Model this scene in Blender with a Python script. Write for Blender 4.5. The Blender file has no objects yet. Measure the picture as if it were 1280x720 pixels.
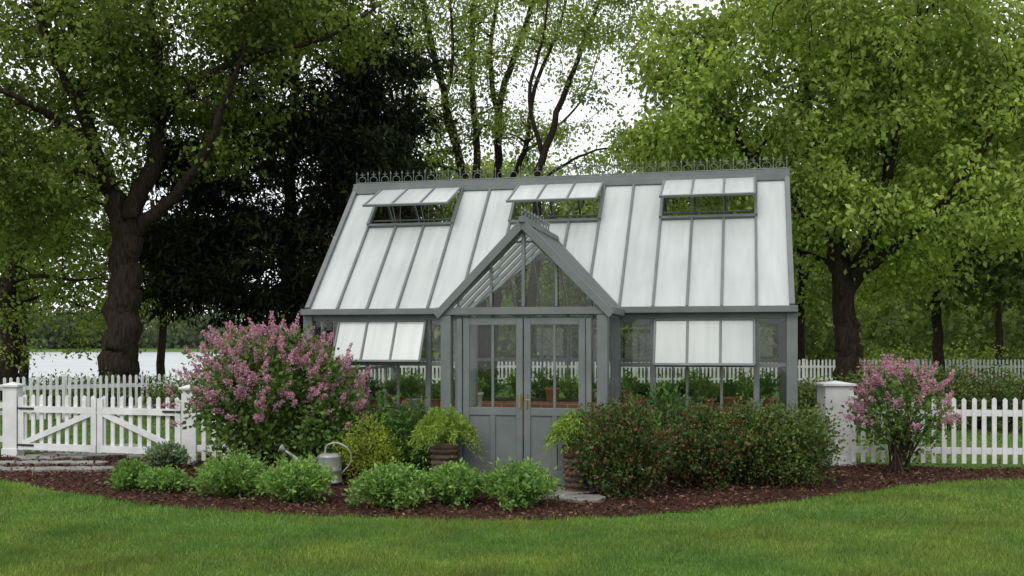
import bpy, math, numpy as np
from mathutils import Vector
R = np.random.RandomState(7)
scene = bpy.context.scene
F=1300.0; HC=1.8; HY=430.0
def W(px,py,Y): return np.array([(px-640)/F*Y, Y, HC-(py-HY)/F*Y])
def G(px,py):
    Y=F*HC/(py-HY); return np.array([(px-640)/F*Y,Y,0.0])

# ------------------------------------------------------------ materials
def newmat(name):
    m=bpy.data.materials.new(name); m.use_nodes=True
    nt=m.node_tree; nt.nodes.clear()
    out=nt.nodes.new('ShaderNodeOutputMaterial'); return m,nt,out
def ramp(nt,stops):
    r=nt.nodes.new('ShaderNodeValToRGB'); e=r.color_ramp.elements
    while len(e)<len(stops): e.new(0.5)
    for i,(p,c) in enumerate(stops): e[i].position=p; e[i].color=(*c,1)
    return r
def noise(nt,scale,detail=4,coord=None,rough=0.55):
    n=nt.nodes.new('ShaderNodeTexNoise'); n.inputs['Scale'].default_value=scale
    n.inputs['Detail'].default_value=detail; n.inputs['Roughness'].default_value=rough
    if coord is not None: nt.links.new(coord,n.inputs['Vector'])
    return n
def mixc(nt,mode,fac,a,b):
    m=nt.nodes.new('ShaderNodeMix'); m.data_type='RGBA'; m.blend_type=mode
    for s,v in ((0,fac),(6,a),(7,b)):
        if hasattr(v,'is_output'): nt.links.new(v,m.inputs[s])
        elif s==0: m.inputs[0].default_value=v
        else: m.inputs[s].default_value=(*v,1)
    return m.outputs[2]
def leafmat(name,stops,transl=0.35,ns=0.9,spec=0.25,lo=0.55,hi=1.35,rough=0.55,k=1.0,simple=False,patch=0):
    m,nt,out=newmat(name); g=nt.nodes.new('ShaderNodeNewGeometry')
    stops=[(p,tuple(x*k for x in c)) for p,c in stops]
    rp=ramp(nt,stops); nt.links.new(g.outputs['Random Per Island'],rp.inputs[0])
    n=noise(nt,ns,1 if simple else 3,g.outputs['Position'])
    r2=ramp(nt,[(0.32,(lo,lo,lo)),(0.68,(hi,hi,hi*0.9))]); nt.links.new(n.outputs[0],r2.inputs[0])
    col=mixc(nt,'MULTIPLY',1.0,rp.outputs[0],r2.outputs[0])
    if patch:
        n3=noise(nt,patch,4,g.outputs['Position'],0.65); r4=ramp(nt,[(0.38,(0.80,0.95,0.95)),(0.62,(1.28,1.08,1.0))]); nt.links.new(n3.outputs[0],r4.inputs[0])
        col=mixc(nt,'MULTIPLY',1.0,col,r4.outputs[0])
    if simple:
        p=nt.nodes.new('ShaderNodeBsdfDiffuse'); nt.links.new(col,p.inputs['Color'])
    else:
        p=nt.nodes.new('ShaderNodeBsdfPrincipled'); nt.links.new(col,p.inputs['Base Color'])
        p.inputs['Roughness'].default_value=rough; p.inputs['Specular IOR Level'].default_value=spec
    if transl>0:
        t=nt.nodes.new('ShaderNodeBsdfTranslucent')
        tc=mixc(nt,'MULTIPLY',1.0,col,(1.25,1.25,0.75)); nt.links.new(tc,t.inputs['Color'])
        mx=nt.nodes.new('ShaderNodeMixShader'); mx.inputs[0].default_value=transl
        nt.links.new(p.outputs[0],mx.inputs[1]); nt.links.new(t.outputs[0],mx.inputs[2]); nt.links.new(mx.outputs[0],out.inputs[0])
    else: nt.links.new(p.outputs[0],out.inputs[0])
    return m
def surf(name,c1,c2,ns=5,rough=0.6,bump=0.2,spec=0.4,metal=0,detail=5,dist=0.02,stretch=None):
    m,nt,out=newmat(name); tc=nt.nodes.new('ShaderNodeTexCoord'); co=tc.outputs['Object']
    if stretch:
        mp=nt.nodes.new('ShaderNodeMapping'); mp.inputs['Scale'].default_value=stretch
        nt.links.new(co,mp.inputs[0]); co=mp.outputs[0]
    n=noise(nt,ns,detail,co); rp=ramp(nt,[(0.3,c1),(0.7,c2)]); nt.links.new(n.outputs[0],rp.inputs[0])
    p=nt.nodes.new('ShaderNodeBsdfPrincipled'); nt.links.new(rp.outputs[0],p.inputs['Base Color'])
    p.inputs['Roughness'].default_value=rough; p.inputs['Specular IOR Level'].default_value=spec; p.inputs['Metallic'].default_value=metal
    if bump:
        b=nt.nodes.new('ShaderNodeBump'); b.inputs['Strength'].default_value=bump; b.inputs['Distance'].default_value=dist
        nt.links.new(n.outputs[0],b.inputs['Height']); nt.links.new(b.outputs[0],p.inputs['Normal'])
    nt.links.new(p.outputs[0],out.inputs[0]); return m

M_bark=surf('bark',(0.010,0.008,0.006),(0.042,0.032,0.024),6,0.95,1.0,0.1,dist=0.06,stretch=(3,3,0.6))
M_twig=surf('twig',(0.03,0.022,0.015),(0.07,0.05,0.035),8,0.9,0.3,0.1)
M_maple=leafmat('maple_leaf',[(0,(0.085,0.125,0.028)),(0.5,(0.145,0.20,0.05)),(1,(0.23,0.285,0.09))],0.47,0.55,k=1.75,lo=.62,hi=1.25,simple=True)
M_oak=leafmat('oak_leaf',[(0,(0.043,0.064,0.016)),(0.5,(0.077,0.105,0.028)),(1,(0.135,0.17,0.05))],0.45,0.5,k=1.6,simple=True)
M_light=leafmat('spring_leaf',[(0,(0.08,0.12,0.03)),(0.5,(0.13,0.18,0.048)),(1,(0.2,0.25,0.08))],0.48,0.5,k=1.6,simple=True)
M_conif=leafmat('conifer_needle',[(0,(0.012,0.017,0.010)),(0.6,(0.021,0.029,0.016)),(1,(0.045,0.052,0.027))],0.12,0.7,0.1,simple=True)
M_far=leafmat('forest_leaf',[(0,(0.045,0.068,0.024)),(0.5,(0.08,0.11,0.038)),(1,(0.125,0.16,0.06))],0.42,0.16,k=1.75,simple=True)
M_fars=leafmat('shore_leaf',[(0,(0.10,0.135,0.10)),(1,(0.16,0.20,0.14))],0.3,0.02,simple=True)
M_lilac=leafmat('lilac_leaf',[(0,(0.055,0.10,0.025)),(0.5,(0.09,0.165,0.037)),(1,(0.15,0.24,0.06))],0.3,3)
M_flower=leafmat('lilac_flower',[(0,(0.36,0.14,0.28)),(0.5,(0.52,0.26,0.42)),(1,(0.72,0.47,0.62))],0.35,5,0.1,0.75,1.2)
M_cat=leafmat('catmint_leaf',[(0,(0.09,0.18,0.04)),(0.5,(0.16,0.29,0.07)),(1,(0.26,0.41,0.13))],0.35,4,0.2,0.75,1.2)
M_gray=leafmat('lavender_leaf',[(0,(0.12,0.18,0.10)),(1,(0.22,0.30,0.18))],0.3,4)
M_gold=leafmat('golden_leaf',[(0,(0.14,0.21,0.02)),(0.5,(0.26,0.35,0.045)),(1,(0.40,0.47,0.08))],0.4,4,0.2,0.7,1.2)
M_fern=leafmat('fern_leaf',[(0,(0.13,0.23,0.03)),(0.5,(0.23,0.36,0.06)),(1,(0.36,0.48,0.11))],0.4,5,0.2,0.7,1.2)
M_rose=leafmat('rose_leaf',[(0,(0.025,0.055,0.016)),(0.5,(0.06,0.11,0.028)),(0.78,(0.10,0.16,0.04)),(0.86,(0.15,0.07,0.04)),(1,(0.22,0.075,0.05))],0.25,4,k=1.05)
M_rose2=leafmat('rose_leaf_green',[(0,(0.04,0.07,0.02)),(0.5,(0.085,0.14,0.035)),(0.88,(0.14,0.20,0.055)),(1,(0.2,0.10,0.05))],0.25,4,k=1.05)
M_dgreen=leafmat('perennial_leaf',[(0,(0.04,0.10,0.024)),(0.6,(0.08,0.17,0.036)),(1,(0.13,0.25,0.06))],0.3,4)
M_blade=leafmat('grass_blade',[(0,(0.075,0.145,0.032)),(0.5,(0.125,0.22,0.048)),(0.88,(0.185,0.29,0.07)),(1,(0.32,0.35,0.16))],0.35,1.1,0.15,0.74,1.22,patch=0.45)
M_chip=leafmat('mulch_chip',[(0,(0.025,0.013,0.009)),(0.5,(0.08,0.038,0.028)),(0.9,(0.13,0.07,0.05)),(1,(0.25,0.17,0.13))],0.0,2,0.15,0.7,1.2,0.9)
M_frame=surf('painted_frame',(0.105,0.122,0.122),(0.145,0.164,0.162),3,0.5,0.04,0.35)
M_white=surf('white_paint',(0.52,0.53,0.53),(0.67,0.68,0.68),4,0.55,0.08,0.3)
M_black=surf('black_iron',(0.01,0.01,0.01),(0.02,0.02,0.02),10,0.5,0.1)
M_crest=surf('cresting_metal',(0.09,0.11,0.105),(0.15,0.17,0.16),10,0.6,0.1)
M_brass=surf('aged_brass',(0.25,0.18,0.08),(0.36,0.27,0.13),10,0.45,0.05,metal=.8)
M_zinc=surf('galvanised_zinc',(0.20,0.21,0.20),(0.38,0.39,0.37),9,0.5,0.15,metal=0.5)
M_terra=surf('terracotta',(0.34,0.12,0.06),(0.48,0.20,0.11),9,0.85,0.2)
M_stone=surf('flagstone',(0.13,0.125,0.115),(0.26,0.25,0.235),7,0.85,0.5)
M_rock=surf('stone_pot_mat',(0.035,0.024,0.018),(0.12,0.08,0.058),14,0.9,0.8)
M_cream=surf('glazed_pot_mat',(0.45,0.42,0.36),(0.6,0.56,0.5),5,0.4,0.05)
M_soil=surf('soil',(0.02,0.013,0.01),(0.05,0.032,0.024),30,0.95,0.7)
M_mulch=surf('mulch_base',(0.02,0.010,0.007),(0.07,0.032,0.022),40,0.95,1.0,0.1,dist=0.03)

def brickmat():
    m,nt,out=newmat('brickwork'); tc=nt.nodes.new('ShaderNodeTexCoord'); mp=nt.nodes.new('ShaderNodeMapping')
    mp.inputs['Rotation'].default_value=(math.radians(90),0,0)
    nt.links.new(tc.outputs['Object'],mp.inputs[0])
    b=nt.nodes.new('ShaderNodeTexBrick'); b.inputs['Scale'].default_value=1; b.inputs['Brick Width'].default_value=0.22; b.inputs['Row Height'].default_value=0.075
    b.inputs['Mortar Size'].default_value=0.006
    b.inputs['Color1'].default_value=(0.45,0.16,0.09,1); b.inputs['Color2'].default_value=(0.32,0.12,0.07,1); b.inputs['Mortar'].default_value=(0.42,0.38,0.33,1)
    nt.links.new(mp.outputs[0],b.inputs[0]); p=nt.nodes.new('ShaderNodeBsdfPrincipled'); p.inputs['Roughness'].default_value=0.9
    nt.links.new(b.outputs[0],p.inputs['Base Color']); nt.links.new(p.outputs[0],out.inputs[0]); return m
M_brick=brickmat()
def glassmat():
    m,nt,out=newmat('greenhouse_glass'); t=nt.nodes.new('ShaderNodeBsdfTransparent'); t.inputs[0].default_value=(0.95,0.97,0.96,1)
    g=nt.nodes.new('ShaderNodeBsdfGlossy'); g.inputs['Roughness'].default_value=0.03; g.inputs[0].default_value=(1,1,1,1)
    f=nt.nodes.new('ShaderNodeFresnel'); f.inputs[0].default_value=1.5
    mx=nt.nodes.new('ShaderNodeMixShader'); nt.links.new(f.outputs[0],mx.inputs[0]); nt.links.new(t.outputs[0],mx.inputs[1]); nt.links.new(g.outputs[0],mx.inputs[2]); nt.links.new(mx.outputs[0],out.inputs[0]); return m
M_glass=glassmat()
def shademat(name,c1,c2):
    m,nt,out=newmat(name); tc=nt.nodes.new('ShaderNodeTexCoord')
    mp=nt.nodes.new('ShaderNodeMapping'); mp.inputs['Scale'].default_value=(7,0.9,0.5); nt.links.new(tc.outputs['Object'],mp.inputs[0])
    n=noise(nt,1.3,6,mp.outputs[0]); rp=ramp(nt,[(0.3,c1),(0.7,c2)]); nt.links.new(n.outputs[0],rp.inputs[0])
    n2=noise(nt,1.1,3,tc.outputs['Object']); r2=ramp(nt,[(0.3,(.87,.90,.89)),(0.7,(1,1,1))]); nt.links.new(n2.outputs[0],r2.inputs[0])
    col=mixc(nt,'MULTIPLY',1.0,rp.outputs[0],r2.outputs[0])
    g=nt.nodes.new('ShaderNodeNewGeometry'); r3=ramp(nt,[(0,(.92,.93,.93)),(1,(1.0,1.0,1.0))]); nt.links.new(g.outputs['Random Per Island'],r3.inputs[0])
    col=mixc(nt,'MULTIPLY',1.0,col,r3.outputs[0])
    p=nt.nodes.new('ShaderNodeBsdfPrincipled'); nt.links.new(col,p.inputs['Base Color']); p.inputs['Roughness'].default_value=0.2; p.inputs['Specular IOR Level'].default_value=0.5
    t=nt.nodes.new('ShaderNodeBsdfTranslucent'); nt.links.new(col,t.inputs[0])
    mx=nt.nodes.new('ShaderNodeMixShader'); mx.inputs[0].default_value=0.22
    nt.links.new(p.outputs[0],mx.inputs[1]); nt.links.new(t.outputs[0],mx.inputs[2])
    tr=nt.nodes.new('ShaderNodeBsdfTransparent'); m2=nt.nodes.new('ShaderNodeMixShader'); m2.inputs[0].default_value=0.05
    nt.links.new(mx.outputs[0],m2.inputs[1]); nt.links.new(tr.outputs[0],m2.inputs[2]); nt.links.new(m2.outputs[0],out.inputs[0]); return m
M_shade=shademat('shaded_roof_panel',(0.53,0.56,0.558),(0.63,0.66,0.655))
def watermat():
    m,nt,out=newmat('lake_water'); tc=nt.nodes.new('ShaderNodeTexCoord')
    mp=nt.nodes.new('ShaderNodeMapping'); mp.inputs['Scale'].default_value=(0.05,0.25,1); nt.links.new(tc.outputs['Object'],mp.inputs[0]); n=noise(nt,1.5,6,mp.outputs[0])
    rp=ramp(nt,[(0.35,(0.20,0.23,0.24)),(0.65,(0.42,0.45,0.46))]); nt.links.new(n.outputs[0],rp.inputs[0])
    p=nt.nodes.new('ShaderNodeBsdfPrincipled'); nt.links.new(rp.outputs[0],p.inputs['Base Color']); p.inputs['Roughness'].default_value=0.35
    n2=noise(nt,0.8,5,tc.outputs['Object'])
    b=nt.nodes.new('ShaderNodeBump'); b.inputs['Strength'].default_value=0.7; b.inputs['Distance'].default_value=0.3
    nt.links.new(n2.outputs[0],b.inputs['Height']); nt.links.new(b.outputs[0],p.inputs['Normal']); nt.links.new(p.outputs[0],out.inputs[0]); return m
M_water=watermat()
def groundmat():
    m,nt,out=newmat('lawn_ground'); tc=nt.nodes.new('ShaderNodeTexCoord')
    n1=noise(nt,0.5,4,tc.outputs['Object']); n2=noise(nt,45,4,tc.outputs['Object'])
    r1=ramp(nt,[(0.3,(0.07,0.13,0.03)),(0.7,(0.12,0.20,0.045))]); nt.links.new(n1.outputs[0],r1.inputs[0])
    r2=ramp(nt,[(0.3,(0.5,0.5,0.5)),(0.7,(1.25,1.25,1.2))]); nt.links.new(n2.outputs[0],r2.inputs[0])
    c=mixc(nt,'MULTIPLY',1.0,r1.outputs[0],r2.outputs[0])
    p=nt.nodes.new('ShaderNodeBsdfPrincipled'); p.inputs['Roughness'].default_value=0.95; p.inputs['Specular IOR Level'].default_value=0.1
    b=nt.nodes.new('ShaderNodeBump'); b.inputs['Strength'].default_value=0.8; b.inputs['Distance'].default_value=0.03
    nt.links.new(n2.outputs[0],b.inputs['Height']); nt.links.new(b.outputs[0],p.inputs['Normal'])
    nt.links.new(c,p.inputs['Base Color']); nt.links.new(p.outputs[0],out.inputs[0]); return m
M_ground=groundmat()

# ------------------------------------------------------------ mesh helpers
def empty(name,loc=(0,0,0),rz=0):
    o=bpy.data.objects.new(name,None); o.location=loc; o.rotation_euler=(0,0,rz); scene.collection.objects.link(o); return o
def fast(name,V,k,mat,parent=None):
    V=np.asarray(V,dtype=np.float32).reshape(-1,3); n=len(V)//k
    me=bpy.data.meshes.new(name); me.vertices.add(len(V)); me.vertices.foreach_set('co',V.ravel())
    me.loops.add(n*k); me.loops.foreach_set('vertex_index',np.arange(n*k,dtype=np.int32))
    me.polygons.add(n); me.polygons.foreach_set('loop_start',np.arange(0,n*k,k,dtype=np.int32))
    me.update(calc_edges=True)
    me.materials.append(mat); o=bpy.data.objects.new(name,me); scene.collection.objects.link(o)
    if parent: o.parent=parent
    return o
def unit(a): return a/np.maximum(np.linalg.norm(a,axis=-1,keepdims=True),1e-9)
def leafverts(C,D,L,Wd,fold=0.25,roll=None):
    n=len(C); D=unit(D); A=unit(R.normal(size=(n,3))) if roll is None else roll
    S=unit(np.cross(D,A)); N=np.cross(S,D)
    L=np.broadcast_to(L,(n,))[:,None]; Wd=np.broadcast_to(Wd,(n,))[:,None]
    v0=C; v1=C+D*L*0.45+S*Wd*0.5+N*Wd*fold; v2=C+D*L; v3=C+D*L*0.45-S*Wd*0.5+N*Wd*fold
    return np.stack([v0,v1,v2,v3],1).reshape(-1,3)
def catmull(P,sub=5):
    P=np.asarray(P,float); Q=np.vstack([2*P[0]-P[1],P,2*P[-1]-P[-2]]); out=[]
    for i in range(1,len(Q)-2):
        for t in np.linspace(0,1,sub,endpoint=False):
            a,b,c,d=Q[i-1],Q[i],Q[i+1],Q[i+2]
            out.append(0.5*((2*b)+(c-a)*t+(2*a-5*b+4*c-d)*t*t+(-a+3*b-3*c+d)*t**3))
    out.append(P[-1]); return np.array(out)
class Acc:
    def __init__(s): s.v=[]; s.f=[]; s.n=0
    def add(s,vs,fs):
        s.v.extend([tuple(map(float,p)) for p in vs]); s.f.extend([tuple(i+s.n for i in f) for f in fs]); s.n+=len(vs)
    def beam(s,a,b,w,h,up=(0,0,1),jit=0.0015):
        a=np.array(a,float); b=np.array(b,float); d=unit(b-a); up=np.array(up,float)
        if abs(d@up)>0.98: up=np.array([0,1.0,0])
        sd=unit(np.cross(d,up)); u=np.cross(sd,d); w=w/2+R.uniform(0,jit); h=h/2+R.uniform(0,jit)
        vs=[p+sd*x*w+u*y*h for p in (a,b) for x,y in ((-1,-1),(1,-1),(1,1),(-1,1))]
        s.add(vs,[(3,2,1,0),(4,5,6,7),(0,1,5,4),(1,2,6,5),(2,3,7,6),(3,0,4,7)])
    def box(s,lo,hi):
        x0,y0,z0=lo; x1,y1,z1=hi
        s.add([(x0,y0,z0),(x1,y0,z0),(x1,y1,z0),(x0,y1,z0),(x0,y0,z1),(x1,y0,z1),(x1,y1,z1),(x0,y1,z1)],[(3,2,1,0),(4,5,6,7),(0,1,5,4),(1,2,6,5),(2,3,7,6),(3,0,4,7)])
    def prism(s,pts,ext):
        pts=[np.array(p,float) for p in pts]; e=np.array(ext,float); n=len(pts)
        s.add(pts+[p+e for p in pts],[tuple(range(n))[::-1],tuple(range(n,2*n))]+[(i,(i+1)%n,(i+1)%n+n,i+n) for i in range(n)])
    def tube(s,P,rad,sides=6,cap=True):
        P=np.asarray(P,float); n=len(P); rad=np.broadcast_to(rad,(n,))
        T=unit(np.gradient(P,axis=0)); ref=np.array([0.31,0.87,0.38]) if abs(T[0]@np.array([0.31,0.87,0.38]))<0.9 else np.array([1.0,0,0])
        ang=np.arange(sides)*2*math.pi/sides
        a=unit(np.cross(T,ref)); b=np.cross(T,a)
        vs=(P[:,None,:]+rad[:,None,None]*(np.cos(ang)[None,:,None]*a[:,None,:]+np.sin(ang)[None,:,None]*b[:,None,:])).reshape(-1,3)
        fs=[(i*sides+j,i*sides+(j+1)%sides,(i+1)*sides+(j+1)%sides,(i+1)*sides+j) for i in range(n-1) for j in range(sides)]
        if cap: fs+=[tuple(range(sides))[::-1],tuple(range((n-1)*sides,n*sides))]
        s.add(vs.tolist(),fs)
    def lathe(s,prof,c,seg=20):
        vs=[];n=len(prof)
        for r,z in prof:
            for j in range(seg):
                a=2*math.pi*j/seg; vs.append((c[0]+r*math.cos(a),c[1]+r*math.sin(a),c[2]+z))
        fs=[(i*seg+j,i*seg+(j+1)%seg,(i+1)*seg+(j+1)%seg,(i+1)*seg+j) for i in range(n-1) for j in range(seg)]
        s.add(vs,fs)
    def build(s,name,mat,parent=None,smooth=False,bevel=0):
        me=bpy.data.meshes.new(name); me.from_pydata(s.v,[],s.f); me.update()
        if smooth: me.polygons.foreach_set('use_smooth',[True]*len(me.polygons))
        me.materials.append(mat); o=bpy.data.objects.new(name,me); scene.collection.objects.link(o)
        if parent: o.parent=parent
        if bevel:
            b=o.modifiers.new('bevel','BEVEL'); b.width=bevel; b.segments=1; b.limit_method='ANGLE'
        return o
def pip(P,poly):
    x,y=P[:,0],P[:,1]; ins=np.zeros(len(P),bool); n=len(poly); j=n-1
    for i in range(n):
        xi,yi=poly[i][:2]; xj,yj=poly[j][:2]
        c=((yi>y)!=(yj>y))&(x<(xj-xi)*(y-yi)/(yj-yi+1e-12)+xi); ins^=c; j=i
    return ins

# ------------------------------------------------------------ trees
def tree(name,limbs,lobes,leafmat_,barkmat,nleaf,sig,leaf,droop=0.35,flat=0.6,sides=9,aspect=0.62,seed=0,twig=0.035,hole=0.0):
    global R
    R=np.random.RandomState(seed+11)
    root=empty(name,(0,0,0)); A=Acc(); pts=[];rads=[]
    for pl,r0,r1 in limbs:
        P=catmull(pl,6); t=np.linspace(0,1,len(P)); rad=r0+(r1-r0)*t**0.8
        P=P+R.normal(scale=0.05,size=P.shape)*np.minimum(1,rad[:,None]*4)*(t[:,None]>0.05)
        A.tube(P,rad,sides); pts.append(P); rads.append(rad)
    pts=np.vstack(pts); rads=np.concatenate(rads)
    C=[]
    for (c,r,n) in lobes:
        d=unit(R.normal(size=(n,3))); q=R.uniform(0.15,1,size=(n,1))**0.42
        C.append(np.array(c)+d*q*np.array(r))
    C=np.vstack(C)
    if hole:
        f=np.sin(C[:,0]*1.7+seed)*np.sin(C[:,1]*1.3+2*seed)*np.sin(C[:,2]*1.9+seed*3)
        C=C[f<1-hole-0.45]
    C=C[C[:,2]>1.2]
    d0=np.array([np.min(np.linalg.norm(pts-c,axis=1)) for c in C]); C=C[np.argsort(d0)]
    allp=pts.copy(); allr=rads.copy()
    for c in C:
        dd=np.linalg.norm(allp-c,axis=1)+0.6*np.maximum(0,allp[:,2]-c[2]+0.2)
        i=int(np.argmin(dd)); s=allp[i]; r0=min(allr[i]*0.65,twig*2); L=np.linalg.norm(c-s)
        if L<0.15: continue
        mid=(s+c)/2+np.array([0,0,0.10*L])+R.normal(scale=0.06*L,size=3)
        P=catmull([s,mid,c],3); rr=np.linspace(max(r0,0.014),0.010,len(P)); A.tube(P,rr,4,False)
        allp=np.vstack([allp,P[2:]]); allr=np.concatenate([allr,rr[2:]])
    A.build('trunk_and_limbs',barkmat,root,True)
    n=len(C); cnt=np.maximum(4,(nleaf*R.uniform(0.45,1.5,size=n)).astype(int)); idx=np.repeat(np.arange(n),cnt)
    sg=(sig*R.uniform(0.6,1.35,size=n))[idx][:,None]
    off=R.normal(size=(len(idx),3))*sg*np.array([1,1,flat]); P=C[idx]+off
    D=R.normal(size=P.shape)+unit(off)*0.7; D[:,2]-=droop*2
    L=leaf*R.uniform(0.6,1.3,size=len(P)); fast('foliage',leafverts(P,D,L,L*aspect),4,leafmat_,root)
    return root
def lobe(px,py,Y,rx,ry,rd,n): 
    s=Y/F; return (W(px,py,Y),(rx*s,rd,ry*s),n)
def PL(Y,*pp):
    out=[]
    for i,p in enumerate(pp):
        y=Y+(p[2] if len(p)>2 else 0); out.append(W(p[0],p[1],y))
    return out
Y=27
tree('oak_tree',[
 (PL(Y,(146,515),(150,470),(153,430),(156,370),(158,310),(162,270)),0.56,0.34),
 (PL(Y,(158,300),(138,240),(118,180,-.5),(95,120,-1),(60,50,-1.5),(30,-60,-2)),0.28,0.08),
 (PL(Y,(162,275),(186,215),(200,150,.3),(197,80,.5),(190,10,1),(200,-120,1)),0.28,0.08),
 (PL(Y,(170,290),(215,245,-.4),(255,195,-1),(280,130,-1.5),(310,50,-2)),0.2,0.05),
 (PL(Y,(200,150),(260,95,-1),(330,65,-1.5),(400,50,-2),(470,10,-2)),0.12,0.03),
 (PL(Y,(118,180,-.5),(70,150,-1.5),(20,120,-2.5),(-60,90,-3)),0.16,0.04),
 (PL(Y,(138,240),(80,205,1),(30,190,2),(-40,190,2)),0.12,0.03)],
 [lobe(60,70,Y,190,110,3.5,165),lobe(240,50,Y,170,110,3.5,155),lobe(90,-110,Y,260,110,4,85),lobe(355,20,Y-1,125,75,2.5,85),
  lobe(25,205,Y-1,130,60,2.5,60),lobe(225,160,Y,100,60,2.5,34),lobe(60,130,Y+3,200,110,2,60),lobe(300,-120,Y,200,100,3,45),lobe(40,275,Y+1,80,40,2,26)],
 M_oak,M_bark,95,0.33,0.155,seed=1,hole=0.12)
Y=31
tree('ash_tree',[
 (PL(Y,(10,500),(12,430),(10,370),(25,300),(10,210),(-20,100)),0.36,0.12),
 (PL(Y,(15,350),(50,345,-1),(90,350,-1.5),(130,347,-2)),0.09,0.02),
 (PL(Y,(12,385),(60,370,1),(110,385,1),(160,395,1)),0.07,0.02),
 (PL(Y,(25,300),(80,260),(120,240)),0.1,0.03),
 (PL(Y,(8,360),(-60,300),(-120,220)),0.15,0.04)],
 [lobe(50,310,Y,110,60,2.5,56),lobe(80,385,Y,90,30,2,18),lobe(60,425,Y,70,25,2,6),lobe(-80,200,Y,140,150,3,80),lobe(60,240,Y+1,110,60,2,42),lobe(190,385,Y+2,60,30,2,14)],
 M_light,M_bark,80,0.33,0.13,seed=2)
Y=32
tree('cedar_tree',[
 (PL(Y,(368,505),(365,430),(362,330),(365,200),(372,60),(380,-120)),0.34,0.08),
 (PL(Y,(364,330),(310,290,-1),(250,290,-1.5),(205,310,-2)),0.12,0.03),
 (PL(Y,(364,300),(420,260,-1),(480,270,-1.5),(520,300,-1.5)),0.12,0.03),
 (PL(Y,(364,380),(320,370,-1),(280,390,-1.5)),0.10,0.03),
 (PL(Y,(364,360),(410,350,-1),(450,370,-1)),0.10,0.03),
 (PL(Y,(368,180),(440,120,-1),(500,140,-1)),0.10,0.03),
 (PL(Y,(366,220),(300,170,-1),(250,180,-1)),0.10,0.03)],
 [lobe(375,90,Y,120,130,3,170),lobe(360,230,Y,175,110,3,240),lobe(330,330,Y,150,65,3,170),lobe(460,230,Y,75,110,2.5,100),lobe(380,-100,Y,90,130,2.5,50),
  lobe(485,110,Y,55,90,2,60),lobe(245,330,Y,70,75,2.5,80),lobe(380,390,Y,90,40,2,50)],
 M_conif,M_bark,95,0.34,0.25,droop=0.5,flat=0.42,aspect=0.3,seed=3)
Y=37
tree('locust_tree',[
 (PL(Y,(604,480),(600,380),(592,280),(572,190),(550,100),(530,10),(515,-100)),0.26,0.07),
 (PL(Y,(592,280),(596,190),(590,100,1),(592,0,1),(600,-120,1)),0.17,0.06),
 (PL(Y,(572,190),(556,140,-.5),(566,70,-1),(560,-40,-1)),0.11,0.04)],
 [lobe(545,70,Y,65,110,2.5,48),lobe(560,170,Y,60,50,2,30),lobe(600,-80,Y,120,90,3,34),lobe(595,60,Y,40,110,2,20),lobe(500,60,Y,40,90,2,24)],
 M_light,M_bark,95,0.38,0.135,seed=4)
tree('locust_tree',[
 (PL(Y+2,(612,480),(620,350),(624,250),(622,150),(640,80),(665,0),(680,-120)),0.24,0.07),
 (PL(Y+2,(622,150),(612,70),(622,0),(628,-80)),0.12,0.05),
 (PL(Y+2,(624,250),(655,190,-1),(668,110,-1),(700,30,-1),(720,-60,-1)),0.13,0.04),
 (PL(Y+2,(655,190),(690,165),(730,120),(750,60)),0.07,0.02)],
 [lobe(640,30,Y+2,70,90,2.5,40),lobe(700,0,Y+2,60,60,2.5,28),lobe(660,170,Y+2,60,40,2,26),lobe(680,-90,Y+2,120,70,3,34),lobe(735,130,Y+2,50,40,2,10)],
 M_light,M_bark,90,0.38,0.135,seed=5)
tree('locust_tree',[
 (PL(Y-3,(655,480),(668,350),(672,230),(688,170),(708,110),(735,40),(770,-60)),0.20,0.05),
 (PL(Y-3,(672,230),(715,200),(760,185),(800,190)),0.06,0.02),
 (PL(Y-3,(680,200),(662,120),(680,40),(690,-50)),0.09,0.03)],
 [lobe(765,15,Y-3,60,50,2.5,34),lobe(770,195,Y-3,70,24,2,24),lobe(690,80,Y-3,60,50,2,14),lobe(760,-80,Y-3,120,60,3,34)],
 M_light,M_bark,85,0.36,0.13,seed=6)
Y=27
tree('maple_tree',[
 (PL(Y,(1062,500),(1059,440),(1055,390),(1050,330),(1032,260),(1012,170),(1003,70),(1000,-100)),0.40,0.11),
 (PL(Y,(1056,370),(1088,300),(1108,220,-.5),(1125,130,-1),(1150,20,-1.5),(1160,-90,-1.5)),0.22,0.06),
 (PL(Y,(1042,300),(990,255,-.6),(940,200,-1.2),(895,130,-1.5),(870,60,-1.5)),0.15,0.04),
 (PL(Y,(1060,350),(1130,300,-1),(1195,235,-1.5),(1250,150,-2)),0.16,0.05),
 (PL(Y,(1060,345),(1050,240,1.2),(1060,130,2),(1070,0,2.5)),0.18,0.05),
 (PL(Y,(1050,335),(990,310,1),(930,290,1.5)),0.08,0.03)],
 [lobe(985,120,Y,150,125,3.5,180),lobe(1150,110,Y,150,130,3.5,190),lobe(865,80,Y-1,80,80,2.5,75),lobe(1070,-90,Y,260,110,4,100),lobe(855,175,Y-1,65,45,2,38),
  lobe(1190,260,Y-1,110,60,2.5,80),lobe(1010,255,Y-1.5,80,50,1.6,34),lobe(1060,20,Y-2,170,80,2,85),lobe(1110,330,Y+1,90,40,2,32),lobe(950,250,Y+1,100,60,2,52),lobe(1270,60,Y,90,120,3,75),lobe(1260,200,Y+1,90,90,2.5,50)],
 M_maple,M_bark,95,0.34,0.155,droop=.5,seed=7,hole=0.10)
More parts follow.
